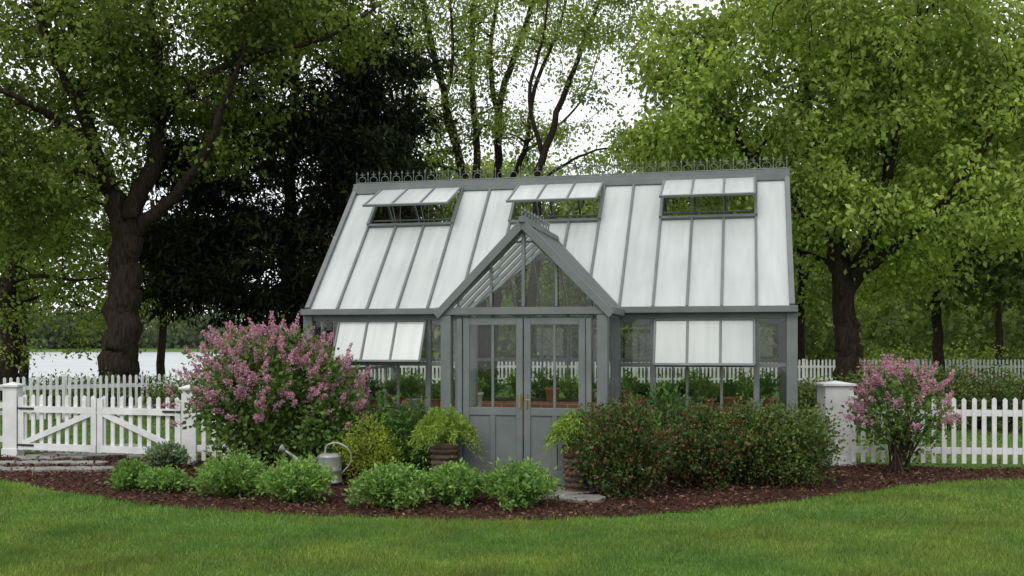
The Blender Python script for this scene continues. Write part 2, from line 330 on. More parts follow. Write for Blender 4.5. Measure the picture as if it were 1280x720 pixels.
def bgtree(name,px,Y,top,w,seed,mat=M_far,n=170,nl=70,leaf=0.28,sg=0.52):
    s=Y/F
    base=490
    tree(name,[(PL(Y,(px,base),(px+R.uniform(-6,6),380),(px+R.uniform(-12,12),250),(px+R.uniform(-20,20),top+40)),0.25,0.06),
      (PL(Y,(px,360),(px+w*.3,300),(px+w*.6,220)),0.11,0.03),(PL(Y,(px,340),(px-w*.3,280),(px-w*.6,200)),0.11,0.03)],
     [lobe(px,(top+330)/2,Y,w,(330-top)/2,w*s,n),lobe(px+w*.3,330,Y,w*.8,60,w*s*.8,n//3),lobe(px-w*.4,top+90,Y,w*.7,70,w*s*.6,n//4)],
     mat,M_bark,nl,sg,leaf,seed=seed,sides=7)
bgtree('oak_tree',1175,40,60,120,21)
bgtree('oak_tree',1330,36,10,150,22)
bgtree('oak_tree',880,47,150,100,23,M_far)
bgtree('maple_tree',1000,52,150,110,24,M_light,n=130)
bgtree('oak_tree',1250,54,110,130,31,M_far,n=160)
bgtree('oak_tree',760,56,225,70,25,M_far,n=80)
bgtree('oak_tree',500,48,170,80,26,M_far,n=95)
bgtree('oak_tree',200,54,270,80,27,M_far,n=80)
bgtree('oak_tree',-110,40,0,140,28,M_oak,n=120)
bgtree('maple_tree',30,50,150,110,32,M_far,n=95)
bgtree('oak_tree',645,60,195,110,29,M_light,n=140)
bgtree('maple_tree',1500,42,-20,160,30,M_light,n=130)

R=np.random.RandomState(50)
def band(name,px0,px1,Y0,Y1,h0,h1,n,nl,leaf,sig,mat,z0=0.3):
    px=R.uniform(px0,px1,n); Yy=R.uniform(Y0,Y1,n); X=(px-640)/F*Yy
    H=h0+(h1-h0)*(0.5+0.5*np.sin(px*0.021+1)*np.sin(px*0.0083+Yy*0.1)); Z=z0+H*R.uniform(0,1,n)**0.9
    C=np.stack([X,Yy,Z],1); idx=np.repeat(np.arange(n),nl); P=C[idx]+R.normal(size=(n*nl,3))*sig
    P[:,2]=np.maximum(P[:,2],z0-0.3)
    D=R.normal(size=P.shape); L=leaf*R.uniform(0.6,1.3,len(P)); return fast(name,leafverts(P,D,L,L*0.65),4,mat)
band('distant_woods',395,1750,62,80,3,8.5,900,42,0.55,0.85,M_far)
band('distant_woods',390,1900,88,108,9,15,1400,40,0.9,1.2,M_far)
band('hedge',1075,1750,53,56,0.9,1.6,260,40,0.17,0.35,M_light,0.1)
band('far_shore_trees',-1200,560,520,600,8,22,2300,30,3.0,3.8,M_fars,0)
band('shoreline_shrubs',285,430,60,75,1.0,4.0,120,45,0.27,0.55,M_oak,-0.6)

# ------------------------------------------------------------ terrain + lake
def zt(x,y):
    def ss(a,b,t): t=np.clip((t-a)/(b-a),0,1); return t*t*(3-2*t)
    m=ss(0,-9,x+0.13*y)
    return -5*ss(34,130,y)*(1-ss(470,520,y))*m
xs=np.concatenate([-np.geomspace(900,4,40),np.linspace(-3.5,3.5,8),np.geomspace(4,900,40)])
ys=np.concatenate([np.linspace(-40,30,15),np.linspace(32,160,40),np.geomspace(170,1500,25)])
XX,YY=np.meshgrid(xs,ys); ZZ=zt(XX,YY); a=Acc(); nx=len(xs)
a.add(np.stack([XX,YY,ZZ],-1).reshape(-1,3),[(j*nx+i,j*nx+i+1,(j+1)*nx+i+1,(j+1)*nx+i) for j in range(len(ys)-1) for i in range(nx-1)])
a.build('ground',M_ground,None,True)
a=Acc(); a.add([(-900,50,-2.0),(120,50,-2.0),(120,560,-2.0),(-900,560,-2.0)],[(0,1,2,3)]); a.build('lake',M_water)

# ------------------------------------------------------------ bed
front=[(-140,590),(0,601),(60,612),(150,627),(250,638),(400,645),(560,650),(700,650),(800,645),(900,637),(1000,626),(1100,613),(1200,603),(1290,600),(1420,604)]
fr=catmull([G(*p) for p in front],8)[:,:2]
fr[:,1]+=R.normal(scale=.025,size=len(fr))
back=[(9.9,15.2),(6.6,14.9),(5.0,15.6),(4.4,17.5),(-2.4,18.5),(-4.8,16.6),(-8.2,16.9),(-11.5,17.2)]
bed=np.vstack([fr,np.array(back)])
me=bpy.data.meshes.new('mulch_bed'); me.from_pydata([(x,y,0.012) for x,y in bed],[],[tuple(range(len(bed)))]); me.update(); me.materials.append(M_mulch)
mb=bpy.data.objects.new('mulch_bed',me); scene.collection.objects.link(mb)
n=75000; P=np.stack([R.uniform(-11,10,n),R.uniform(10,17,n),R.uniform(0.012,0.045,n)],1); P=P[pip(P,bed)]
D=R.normal(size=P.shape)*np.array([1,1,0.35]); L=R.uniform(0.02,0.075,len(P))
o=fast('mulch_chips',leafverts(P,D,L,L*R.uniform(0.25,0.5,len(P)),0.1),4,M_chip); o.parent=mb
# a few chips kicked onto the grass edge
n=26000; P=np.stack([R.uniform(-11,10,n),R.uniform(10,15,n),R.uniform(0.03,0.05,n)],1); bo=bed.copy(); bo[:len(fr),1]-=0.10; P=P[pip(P,bo)&~pip(P,bed)]; P=P[R.uniform(size=len(P))<.5]
D=R.normal(size=P.shape)*np.array([1,1,0.35]); L=R.uniform(0.02,0.05,len(P)); o=fast('edge_chips',leafverts(P,D,L,L*.4,0.1),4,M_chip); o.parent=mb
def blades(n,x0,x1,y0,y1,h,w):
    P=np.stack([R.uniform(x0,x1,n),R.uniform(y0,y1,n),np.zeros(n)],1); 
    P=P[(~pip(P,bed))&(np.abs(P[:,0])<P[:,1]*0.62+0.5)]; n=len(P)
    hh=h*R.uniform(0.5,1.25,n)*(1+0.22*np.sin(P[:,0]*2.1+P[:,1])*np.sin(P[:,1]*3.3)+.2*np.sin(P[:,0]*7.3+P[:,1]*5)*np.sin(P[:,1]*9.3-P[:,0]*3)); an=R.uniform(0,2*math.pi,n); ww=w*R.uniform(0.6,1.3,n)
    S=np.stack([np.cos(an),np.sin(an),np.zeros(n)],1)*ww[:,None]/2; ln=R.normal(size=(n,3))*0.5; ln[:,2]=1; T=P+unit(ln)*hh[:,None]
    return np.stack([P-S,P+S,T],1).reshape(-1,3)
V=np.vstack([blades(300000,-6.5,6.5,6.8,10.5,0.05,0.0075),blades(180000,-10,10,10.5,14.9,0.055,0.011)])
fast('lawn_grass',V,3,M_blade)
V=blades(90000,-14,12,15.5,26,0.06,0.022); fast('rear_lawn_grass',V,3,M_blade)

# ------------------------------------------------------------ paving
a=Acc()
def slab(c,rx,ry,z=0.045):
    k=R.randint(5,8)
    an=np.linspace(0,2*math.pi,k,endpoint=False)+R.uniform(-.25,.25,k)
    a.prism([(c[0]+rx*math.cos(t)*R.uniform(.85,1.1),c[1]+ry*math.sin(t)*R.uniform(.85,1.1),0.0) for t in an],(0,0,z+R.uniform(0,.012)))
for i in range(12):
    slab(G(-60+i*17,584+ (i%2)*8-3),0.30,0.2)
for x,y in ((715,617),(745,613),(690,622),(730,626),(700,608)): slab(G(x,y),0.3,0.25)
for x,y in ((60,573),(110,571),(160,569),(200,572),(90,565),(150,561)): slab(G(x,y),0.5,0.45)
a.build('flagstone_path',M_stone,None,False,0.008)

# ------------------------------------------------------------ greenhouse
th=math.atan(0.227); GH=empty('greenhouse',(0.55,14.3,0),-th)
uL,uR,w=-3.60,3.19,1.93; ze,zr=2.29,4.31; uc=-0.12; NP=15; du=(uR-uL)/NP
sl=(zr-ze)/w
us=[uL+i*du for i in range(NP+1)]
fr_=Acc(); gl=Acc(); sh=Acc(); br=Acc()
PZ=3.30; PW=1.06; PE=2.25
def lowz(u):
    t=abs(u-uc); return max(ze, PZ-(PZ-PE)*t/PW) if t<PW else ze
vent=[(1,4),(6,9),(11,14)]
def invent(i): return any(s<=i<e for s,e in vent)
SL=math.hypot(w,zr-ze); tv=0.95/SL; zv=zr-(zr-ze)*tv
def rp(u,z,off=0):
    v=(z-ze)/sl; n=np.array([0,-sl,1])/math.hypot(sl,1); return np.array([u,v,z])+n*off
for i in range(NP):
    u1,u2=us[i]+0.012,us[i+1]-0.012; cuts=[u1,u2]
    if u1<uc<u2: cuts=[u1,uc,u2]
    ztop=zv if invent(i) else zr
    for a1,a2 in zip(cuts[:-1],cuts[1:]):
        q=[rp(a1,lowz(a1)),rp(a2,lowz(a2)),rp(a2,ztop),rp(a1,ztop)]
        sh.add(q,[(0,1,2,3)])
    gl.add([(u1,2*w,ze),(u2,2*w,ze),(u2,w,zr),(u1,w,zr)],[(0,1,2,3)])
for i,u in enumerate(us):
    wd=0.032
    edge=(i==0 or i==NP)
    if edge: wd=0.07
    inside=any(s<i<e for s,e in vent)
    z1=zv if inside else zr
    fr_.beam(rp(u,lowz(u),0.012),rp(u,z1,0.012),wd,0.045 if not edge else 0.09,(0,-sl,1))
    fr_.beam((u,2*w,ze),(u,w,zr),wd,0.05,(0,sl,1))
fr_.beam((uL,1.5*w,ze+sl*w*.5-0.08),(uR,1.5*w,ze+sl*w*.5-0.08),0.03,0.05)
for (s,e) in vent:
    a0,a1=us[s],us[e]; ang=math.radians(24); L=0.97
    top=np.array([0,w-0.03,zr+0.01]); dn=np.array([0,-math.cos(ang),-math.sin(ang)]); nn=np.array([0,-math.sin(ang),math.cos(ang)])
    for k in range(s,e+1):
        u=us[k]; u=min(max(u,a0+0.015),a1-0.015); p=top+np.array([u,0,0]); fr_.beam(p,p+dn*L,0.026,0.03,nn)
    for k in range(s,e):
        q=top-nn*0.004; sh.add([q+np.array([us[k]+.015,0,0])+dn*L,q+np.array([us[k+1]-.015,0,0])+dn*L,q+np.array([us[k+1]-.015,0,0]),q+np.array([us[k]+.015,0,0])],[(0,1,2,3)])
    fr_.beam(top+dn*L+np.array([a0,0,0]),top+dn*L+np.array([a1,0,0]),0.035,0.035,nn)
    fr_.beam(rp(a0,zv,0.02),rp(a1,zv,0.02),0.05,0.06,(0,-sl,1)); fr_.beam(rp(a0,zv+.13,-0.03),rp(a1,zv+.13,-0.03),0.02,0.02,(0,-sl,1))
    for k in (s,e): fr_.beam(rp(us[k],zv,0.03),rp(us[k],zr-.02,0.03),0.045,0.07,(0,-sl,1))
    for uu in (a0+.45,a1-.45):
        fr_.beam(rp(uu,zv+.02,0),top+np.array([uu,0,0])+dn*L*0.93,0.015,0.015); fr_.beam((uu,w*0.75,zv-0.15),top+np.array([uu+.1,0,0])+dn*L*0.8,0.012,0.012)
fr_.beam((uL-.04,w,zr+0.045),(uR+.04,w,zr+0.045),0.10,0.09)
fr_.beam((uL-.03,w-.09,zr-0.03),(uR+.03,w-.09,zr-.03),0.04,0.10)
for v in (-0.05,2*w+0.05):
    if v<0:
        fr_.beam((uL-.07,v,ze-.03),(uc-PW+.02,v,ze-.03),0.12,0.085); fr_.beam((uc+PW-.02,v,ze-.03),(uR+.07,v,ze-.03),0.12,0.085)
    else: fr_.beam((uL-.07,v,ze-.03),(uR+.07,v,ze-.03),0.12,0.085)
vw=0.06
zb=0.5
def plinth(a,b,t=0.16,h=0.5): br.beam((a[0],a[1],h/2),(b[0],b[1],h/2),t,h)
plinth((uL+.02,vw),(uc-1.02,vw)); plinth((uc+1.02,vw),(uR-.02,vw)); plinth((uL+.02,2*w-vw),(uR-.02,2*w-vw)); plinth((uL+.05,vw+.09),(uL+.05,2*w-vw-.09)); plinth((uR-.05,vw+.09),(uR-.05,2*w-vw-.09))
for v in (vw,2*w-vw):
    segs=[(uL,uc-1.0),(uc+1.0,uR)] if v==vw else [(uL,uR)]
    for s0,s1 in segs:
        fr_.beam((s0,v,zb+.03),(s1,v,zb+.03),0.10,0.06); fr_.beam((s0,v,1.52),(s1,v,1.52),0.05,0.055); fr_.beam((s0,v,2.18),(s1,v,2.18),0.07,0.09)
        gl.add([(s0,v,zb),(s1,v,zb),(s1,v,1.52),(s0,v,1.52)],[(0,1,2,3)])
    for i,u in enumerate(us):
        if v==vw and abs(u-uc)<1.0: continue
        wd=0.075 if i in (1,4,11,14) else 0.035
        if v!=vw: wd=.03
        if i in (0,NP): wd=0.12
        top=2.2
        if v==vw and i in (2,3,12,13): top=1.52
        fr_.beam((u,v,zb),(u,v,top),wd,wd*.9 if i not in(0,NP) else .12)
for i in range(NP):
    for v in (vw,2*w-vw):
        if v==vw and (1<=i<4 or 11<=i<14 or abs(us[i]+du/2-uc)<1.0): continue
        gl.add([(us[i],v,1.54),(us[i+1],v,1.54),(us[i+1],v,2.14),(us[i],v,2.14)],[(0,1,2,3)])
fr_.beam((uR,vw-.01,0.0),(uR,vw-.01,2.24),.14,.14,(0,1,0)); fr_.beam((uL,vw-.01,0.0),(uL,vw-.01,2.24),.135,.135,(0,1,0))
for s in (1,11):
    a0,a1=us[s]+.03,us[s+3]-.03; an=math.radians(27 if s==1 else 20); L=0.64
    top=np.array([0,vw-.05,2.13]); dn=np.array([0,-math.sin(an),-math.cos(an)]); nn=np.array([0,-math.cos(an),math.sin(an)])
    for k in range(4):
        u=a0+(a1-a0)*k/3; p=top+np.array([u,0,0]); fr_.beam(p,p+dn*L,0.032,0.03,nn)
        if k<3:
            u2=a0+(a1-a0)*(k+1)/3; q=top; sh.add([q+np.array([u+.016,0,0])+dn*L,q+np.array([u2-.016,0,0])+dn*L,q+np.array([u2-.016,0,0]),q+np.array([u+.016,0,0])],[(0,1,2,3)])
    fr_.beam(top+np.array([a0,0,0])+dn*L,top+np.array([a1,0,0])+dn*L,.035,.035,nn); fr_.beam(top+np.array([a0,0,0]),top+np.array([a1,0,0]),.035,.035,nn)
    fr_.beam((a0+.1,vw,1.56),top+np.array([a0+.1,0,0])+dn*L*.9,.012,.012); fr_.beam((a1-.1,vw,1.56),top+np.array([a1-.1,0,0])+dn*L*.9,.012,.012)
for u in (uL,uR):
    for v in np.linspace(vw,2*w-vw,9):
        zt_=ze+sl*(v if v<w else 2*w-v)-0.03; fr_.beam((u,v,zb),(u,v,zt_),.04,.04)
    fr_.beam((u,vw,2.2),(u,2*w-vw,2.2),.05,.08); fr_.beam((u,vw,zb+.02),(u,2*w-vw,zb+.02),.08,.06); fr_.beam((u,vw,1.4),(u,2*w-vw,1.4),.04,.045)
    gl.add([(u,vw,zb),(u,2*w-vw,zb),(u,2*w-vw,ze),(u,w,zr-.02),(u,vw,ze)],[(0,1,2,3,4)])
for u in (us[3],us[6],us[9],us[12]): fr_.beam((u,vw,2.26),(u,2*w-vw,2.26),.03,.05)
pv=-1.30; pw=1.0
for s in (-1,1):
    fr_.beam((uc+s*pw,pv,0),(uc+s*pw,pv,2.16),.13,.13,(0,1,0)); fr_.beam((uc+s*.83,pv+.01,0),(uc+s*.83,pv+.01,2.12),.07,.09,(0,1,0))
    fr_.beam((uc+s*pw,vw-.07,0),(uc+s*pw,vw-.07,2.24),.11,.11,(0,1,0))
    gl.add([(uc+s*.86,pv,.95),(uc+s*.94,pv,.95),(uc+s*.94,pv,2.1),(uc+s*.86,pv,2.1)],[(0,1,2,3)])
    fr_.box((min(uc+s*.865,uc+s*.935),pv-.015,0.02),(max(uc+s*.865,uc+s*.935),pv+.015,0.95))
    gl.add([(uc+s*pw,pv,.9),(uc+s*pw,vw,.9),(uc+s*pw,vw,2.15),(uc+s*pw,pv,2.15)],[(0,1,2,3)])
    fr_.beam((uc+s*pw,pv+.07,.45),(uc+s*pw,vw-.13,.45),.04,.88); fr_.beam((uc+s*pw,pv+.07,.92),(uc+s*pw,vw-.13,.92),.08,.06)
    for v in (pv+.45,pv+.88): fr_.beam((uc+s*pw,v,.95),(uc+s*pw,v,2.16),.035,.04)
    ex=uc+s*PW
    fr_.beam((ex+s*.02,pv-.08,PE-.03),(ex+s*.02,-.115,PE-.03),.10,.09)
    gl.add([(ex,pv-.05,PE),(ex,0,PE),(uc,(PZ-ze)/sl,PZ),(uc,pv-.05,PZ)],[(0,1,2,3)])
    upn=(s*(PZ-PE),0,PW)
    for v in (pv-.02,pv+.3,pv+.62,pv+.94):
        fr_.beam((ex,v,PE+.01),(uc,v,PZ+.01),.035,.05,upn)
    for v in (-.02,.3,.62):
        t=max(0,v)/((PZ-ze)/sl); fr_.beam((ex+(uc-ex)*t,v,PE+(PZ-PE)*t+.01),(uc,v,PZ+.01),.035,.05,upn)
    fr_.beam((ex,-.02,PE+.02),(uc,(PZ-ze)/sl,PZ+.02),.08,.05,upn)
    q=pv-.11; dx=ex+s*.06
    fr_.prism([(uc,q,PZ+.08),(uc,q,PZ-.07),(dx-s*.03,q,PE-.13),(dx+s*.03,q,PE-.06)][::s],(0,.045,0))
    fr_.beam((uc+s*pw,pv,2.26),(uc,pv,PZ-.05),.05,.06,(0,1,0))
    P=[(uc+s*(.86*math.cos(t)),pv+.02,2.27+.82*math.sin(t)) for t in np.linspace(0.0,math.pi/2,12)]
    P=[p for p in P if p[2]<PZ-.06-(PZ-PE)*abs(p[0]-uc)/PW]
    if len(P)>2: fr_.tube(P,.016,5)
    fr_.beam((uc+s*.42,pv,2.27),(uc+s*.42,pv,PZ-.06-(PZ-PE)*.42/PW),.03,.04)
fr_.beam((uc,pv,2.27),(uc,pv,PZ-.05),.04,.05)
fr_.beam((uc-PW+.02,pv,2.215),(uc+PW-.02,pv,2.215),.13,.09)
fr_.beam((uc,pv-.14,PZ+.05),(uc,(PZ-ze)/sl+.03,PZ+.05),.07,.07)
gl.add([(uc-pw,pv+.03,2.26),(uc+pw,pv+.03,2.26),(uc,pv+.03,PZ-.05)],[(0,1,2)])
dz0,dz1=0.04,2.13
for s in (-1,1):
    x0,x1=(uc+.008,uc+.785) if s>0 else (uc-.785,uc-.008)
    v=pv+.005
    def B(xa,za,xb,zb_,t=.045): fr_.box((xa,v-t/2,za),(xb,v+t/2,zb_))
    B(x0,dz0,x0+.085,dz1); B(x1-.085,dz0,x1,dz1); B(x0+.085,dz1-.09,x1-.085,dz1,.043); B(x0+.085,.90,x1-.085,1.0,.043); B(x0+.085,dz0,x1-.085,.22,.043)
    xm=(x0+x1)/2; B(xm-.016,1.0,xm+.016,dz1-.09,.038); B(xm-.035,.22,xm+.035,.90,.04); B(x0+.085,.22,xm-.035,.90,.010); B(xm+.035,.22,x1-.085,.90,.010)
    gl.add([(x0+.08,v,1.0),(x1-.08,v,1.0),(x1-.08,v,dz1-.08),(x0+.08,v,dz1-.08)],[(0,1,2,3)])
br2=Acc()
br2.box((uc+.03,pv-.04,1.0),(uc+.055,pv-.022,1.18)); br2.tube([(uc+.042,pv-.035,1.1),(uc+.042,pv-.07,1.1),(uc+.10,pv-.075,1.1)],.007,6)
br2.box((uc-.055,pv-.04,1.0),(uc-.03,pv-.022,1.18))
br2.build('door_handles',M_brass,GH)
cr=Acc()
def crest(fn,L,step,h):
    n=int(L/step)
    for i in range(n+1):
        x=i*L/n
        cr.tube([fn(x,0),fn(x,h*.72)],.007,4); cr.lathe([(0.001,-.03),(.014,-.008),(.017,0),(.01,.012),(.001,.045)],fn(x,h*.74),6)
        if i<n:
            m=x+L/n/2
            cr.tube([fn(m+L/n*.33*math.cos(t),h*.3+h*.25*math.sin(t)) for t in np.linspace(0,2*math.pi,9)],.006,4,False)
            cr.tube([fn(m,h*.55),fn(m,h*.9)],.0055,4)
            for s in (-1,1): cr.tube([fn(m,h*.6),fn(m+s*.022,h*.74),fn(m+s*.034,h*.68)],.005,4)
    cr.tube([fn(0,.02),fn(L,.02)],.009,4)
crest(lambda x,z:np.array([uL+x,w,zr+.09+z]),uR-uL,0.19,0.22)
crest(lambda x,z:np.array([uc,pv-.1+x,PZ+.085+z]),1.8,0.19,0.14)
cr.build('ridge_cresting',M_crest,GH)
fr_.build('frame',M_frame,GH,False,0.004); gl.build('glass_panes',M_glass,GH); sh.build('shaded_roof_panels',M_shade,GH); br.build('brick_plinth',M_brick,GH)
a=Acc(); a.box((uL+.1,vw+.1,0.0),(uR-.1,2*w-.1,.03)); a.box((uc-.93,pv+.05,0.0),(uc+.93,vw+.09,.033)); a.build('floor_slab',M_stone,GH)
a=Acc(); a.box((uc-.95,pv-.36,0.0),(uc+.95,pv-.03,.035)); a.build('door_step',M_stone,GH,False,.01)

def loc2w(u,v,z=0): 
    c,s=math.cos(th),math.sin(th); return np.array([0.55+u*c+v*s,14.3-u*s+v*c,z])
# ------------------------------------------------------------ plants
def shrub(name,base,rx,ry,H,ncl,nl,leaf,mat,sig=0.09,z0=0.12,seed=0,stems=14,asp=0.6,flowers=0,up=0.0,shape=1.0,fl=0.16):
    global R
    R=np.random.RandomState(seed+100); root=empty(name); base=np.array(base,float); A=Acc()
    d=unit(R.normal(size=(ncl,3))); q=R.uniform(0.1,1,size=(ncl,1))**0.4; lump=1+0.18*np.sin(d[:,:1]*5+seed)*np.cos(d[:,1:2]*4+seed*2)+R.normal(scale=.09,size=(ncl,1))
    C=base+np.array([0,0,z0+(H-z0)/2])+d*q*lump*np.array([rx,ry,(H-z0)/2])
    if shape!=1:
        t=np.clip((C[:,2]-base[2])/H,0,1)[:,None]; k=shape+(1-shape)*np.minimum(1,t*2); C[:,:2]=base[:2]+(C[:,:2]-base[:2])*k
    sel=R.choice(ncl,min(ncl,stems*3),replace=False)
    for i in sel:
        b=base+np.array([R.normal()*rx*.12,R.normal()*ry*.12,0]); c=C[i]; m=(b+c)/2+np.array([0,0,.12*H])+R.normal(size=3)*.04
        A.tube(catmull([b,m,c],3),np.linspace(.014,.004,7),4,False)
    A.build('stems',M_twig,root)
    idx=np.repeat(np.arange(ncl),nl); off=R.normal(size=(len(idx),3))*sig; P=C[idx]+off; P[:,2]=np.maximum(P[:,2],.04)
    D=R.normal(size=P.shape)+unit(P-(base+np.array([0,0,H*.3])))*1.0; D[:,2]+=up
    L=leaf*R.uniform(.6,1.3,len(P)); fast('foliage',leafverts(P,D,L,L*asp),4,mat,root)
    if flowers:
        m_=flowers; d=unit(R.normal(size=(m_*3,3))+np.array([0,-.2,.4])); d=d[d[:,2]>-.35][:m_]; q=R.uniform(.8,1.12,(len(d),1))
        Cf=base+np.array([0,0,z0+(H-z0)/2])+d*q*np.array([rx,ry,(H-z0)/2])*(1+0.18*np.sin(d[:,:1]*5+seed)*np.cos(d[:,1:2]*4+seed*2)); VV=[]
        for p0,dd in zip(Cf,d):
            ax=unit(dd+np.array([0,0,.6])+R.normal(size=3)*.4); m=95; t=R.uniform(0,1,m)**.8; Ln=fl*R.uniform(.6,1.4); rr=.055*(1-t*.75)*R.uniform(.7,1.3)
            Q=p0+ax*(t*Ln)[:,None]+unit(R.normal(size=(m,3)))*rr[:,None]
            VV.append(leafverts(Q,R.normal(size=(m,3)),R.uniform(.016,.030,m),R.uniform(.016,.026,m)))
        fast('flowers',np.vstack(VV),4,M_flower,root)
    return root
def fountain(name,base,Rr,H,nst,nl,leaf,mat,droop=0.6,asp=0.4,seed=0,spread=1.0,jit=.012,root=None,pw=0.5):
    global R
    R=np.random.RandomState(seed+300); root=root or empty(name); base=np.array(base,float)
    an=R.uniform(0,2*math.pi,nst); rr=Rr*R.uniform(0,1,nst)**pw*R.uniform(.85,1.15,nst)*(1+.12*np.sin(an*3+seed)); hh=H*(np.sqrt(np.maximum(0.06,1-(rr/Rr/1.2)**2)))*R.uniform(.75,1.15,nst)
    A=Acc()
    t=R.uniform(.15,1,(nst,nl)); 
    X=base[0]+np.cos(an)[:,None]*rr[:,None]*t**1.0*spread; Yy=base[1]+np.sin(an)[:,None]*rr[:,None]*t*spread
    Z=base[2]+hh[:,None]*(t*(1+droop)-droop*t*t*1.0)-droop*.35*H*(rr/Rr)[:,None]**2*t**3
    P=np.stack([X,Yy,Z],-1).reshape(-1,3)+R.normal(size=(nst*nl,3))*jit
    D=R.normal(size=P.shape)*.8; D[:,:2]+=np.repeat(np.stack([np.cos(an),np.sin(an)],1)*(rr/Rr)[:,None],nl,axis=0)*.9; D[:,2]+=.7-droop
    L=leaf*R.uniform(.6,1.3,len(P)); fast('foliage',leafverts(P,D,L,L*asp),4,mat,root)
    for k in range(0,nst,3):
        tt=np.linspace(0,1,5); A.tube(np.stack([base[0]+math.cos(an[k])*rr[k]*tt,base[1]+math.sin(an[k])*rr[k]*tt,base[2]+hh[k]*(tt*(1+droop)-droop*tt*tt)-droop*.35*H*(rr[k]/Rr)**2*tt**3],1),.003,3,False)
    A.build('stems',mat,root); return root
def mound(px,top,bot,wd,seed,mat=M_cat,name='catmint_plant'):
    b=G(px,bot-12); s=b[1]/F; fountain(name,b,wd/2*s*1.12,(bot-12-top)*s*1.12,360,18,.055,mat,droop=.15,asp=.5,seed=seed,jit=.022)
mound(163,582,624,40,1); mound(205,592,627,58,2); mound(293,576,632,90,3); mound(371,582,640,92,4)
mound(490,588,647,92,5); mound(567,588,642,80,6); mound(648,586,646,96,7)
mound(207,560,598,50,8,M_gray,'lavender_plant')
shrub('lilac_bush',(-3.27,14.15,0),1.10,.75,1.90,340,32,.075,M_lilac,.10,.12,1,20,.7,250,shape=.7,fl=.2)
shrub('lilac_bush',(-2.55,13.9,0),.5,.45,1.15,110,32,.07,M_lilac,.09,.1,2,12,.7,14,shape=.8)
b=G(1125,592); shrub('lilac_bush',b,.66,.5,1.48,85,24,.07,M_lilac,.09,.25,3,14,.65,80,shape=.4,fl=.18)
b=G(462,603); shrub('golden_spirea',b,.40,.36,.78,130,34,.038,M_gold,.06,.05,4,12,.5,up=.4)
b=G(512,597); fountain('daylily_plant',b,.5,.98,130,16,.12,M_dgreen,.5,.2,5)
b=G(478,590); fountain('peony_plant',b,.5,1.05,130,16,.09,M_dgreen,.3,.45,6,jit=.03)
shrub('perennial_plant',(-1.25,13.9,0),.4,.3,.9,90,32,.05,M_dgreen,.08,.05,5,10,.5)
b=G(778,621); shrub('rose_bush',b,.58,.5,1.08,300,34,.047,M_rose,.065,.08,6,16,.62,up=.3,shape=.75)
b=G(888,611); shrub('rose_bush',b,.54,.45,.98,270,34,.047,M_rose,.07,.08,7,16,.62,up=.3,shape=.75)
b=G(988,609); shrub('rose_bush',b,.60,.45,.96,280,34,.047,M_rose2,.07,.08,8,16,.62,up=.3,shape=.8)
b=G(940,607); shrub('rose_bush',b,.5,.4,1.0,200,34,.047,M_rose2,.07,.08,18,16,.62,up=.3,shape=.8)
b=loc2w(1.6,-.55); shrub('perennial_plant',b,.42,.28,1.2,80,28,.06,M_dgreen,.08,.1,9,12,.5,up=.3)
b=loc2w(2.5,-.5); shrub('perennial_plant',b,.35,.25,.95,60,28,.05,M_rose2,.09,.1,10,12,.5,up=.3)
for k,(px,Yp,H) in enumerate(((1085,21,1.25),(1130,22,1.2),(1180,21.5,1.3),(1225,22,1.15),(1265,21,1.25),(1320,21,1.2),(1010,23,1.0))):
    p=W(px,430,Yp); p[2]=0; shrub('rose_bush',p,.6,.5,H,110,30,.07,M_rose if k%2 else M_rose2,.09,.1,30+k,10)
for k,(px,Yp) in enumerate(((70,27),(120,26),(180,28),(215,25))):
    p=W(px,430,Yp); p[2]=0; shrub('rose_bush',p,.8,.6,.9,70,30,.08,M_rose2,.11,.1,50+k,8)
def pot(name,c,r,h,mat,stack=False):
    A=Acc(); A.lathe([(.001,0),(r*.72,0),(r*.78,.02),(r*.95,h*.85),(r*1.05,h*.86),(r*1.07,h),(r*.95,h),(r*.9,h*.9),(.001,h*.88)],c,20)
    if stack:
        for j in range(7):
            z=.04+h*.125*j; rr=r*(.76+.035*j); A.lathe([(rr,z-.03),(rr+.022,z-.012),(rr+.022,z+.012),(rr,z+.03)],c,20)
    return A.build(name,mat,None,True)
for k,(px,Yp,rr_,hh_) in enumerate(((556,12.95,.46,.58),(721,12.5,.42,.58))):
    c=W(px,0,Yp); c[2]=0; pot('stone_planter',c,.17,hh_,M_rock,True)
    fountain('fern_plant',c+np.array([0,0,hh_-.04]),rr_,.42,170,44,.055,M_fern,1.5,.26,40+k,jit=.016,pw=.35)
c=loc2w(2.05,-.35,.0); pot('terracotta_pot',c,.16,.3,M_terra)
# ------------------------------------------------------------ interior
a=Acc(); a.box((uL+.3,2.55,.03),(uR-.3,3.65,.86)); o=a.build('raised_brick_planter',M_brick,None); o.location=GH.location; o.rotation_euler=GH.rotation_euler
a=Acc(); a.box((uL+.36,2.62,.7),(uR-.36,3.6,.875)); s_=a.build('soil',M_soil,o)
a=Acc(); 
for x0,x1 in ((uL+.3,uc-1.0),(uc+1.0,uR-.3)):
    a.box((x0,.35,.80),(x1,1.05,.84))
    for x in (x0+.05,x1-.05):
        for v in (.4,1.0): a.beam((x,v,.03),(x,v,.8),.05,.05)
o=a.build('potting_bench',M_frame); o.location=GH.location; o.rotation_euler=GH.rotation_euler
k=0
for u in np.linspace(uL+.6,uR-.5,13):
    k+=1; R=np.random.RandomState(77+k); p=loc2w(u+R.uniform(-.1,.1),2.95+R.uniform(-.2,.2),.86)
    fountain('seedling_plant',p,R.uniform(.22,.36),R.uniform(.2,.55),55,12,.08,M_cat if k%2 else M_dgreen,.5,.4,200+k)
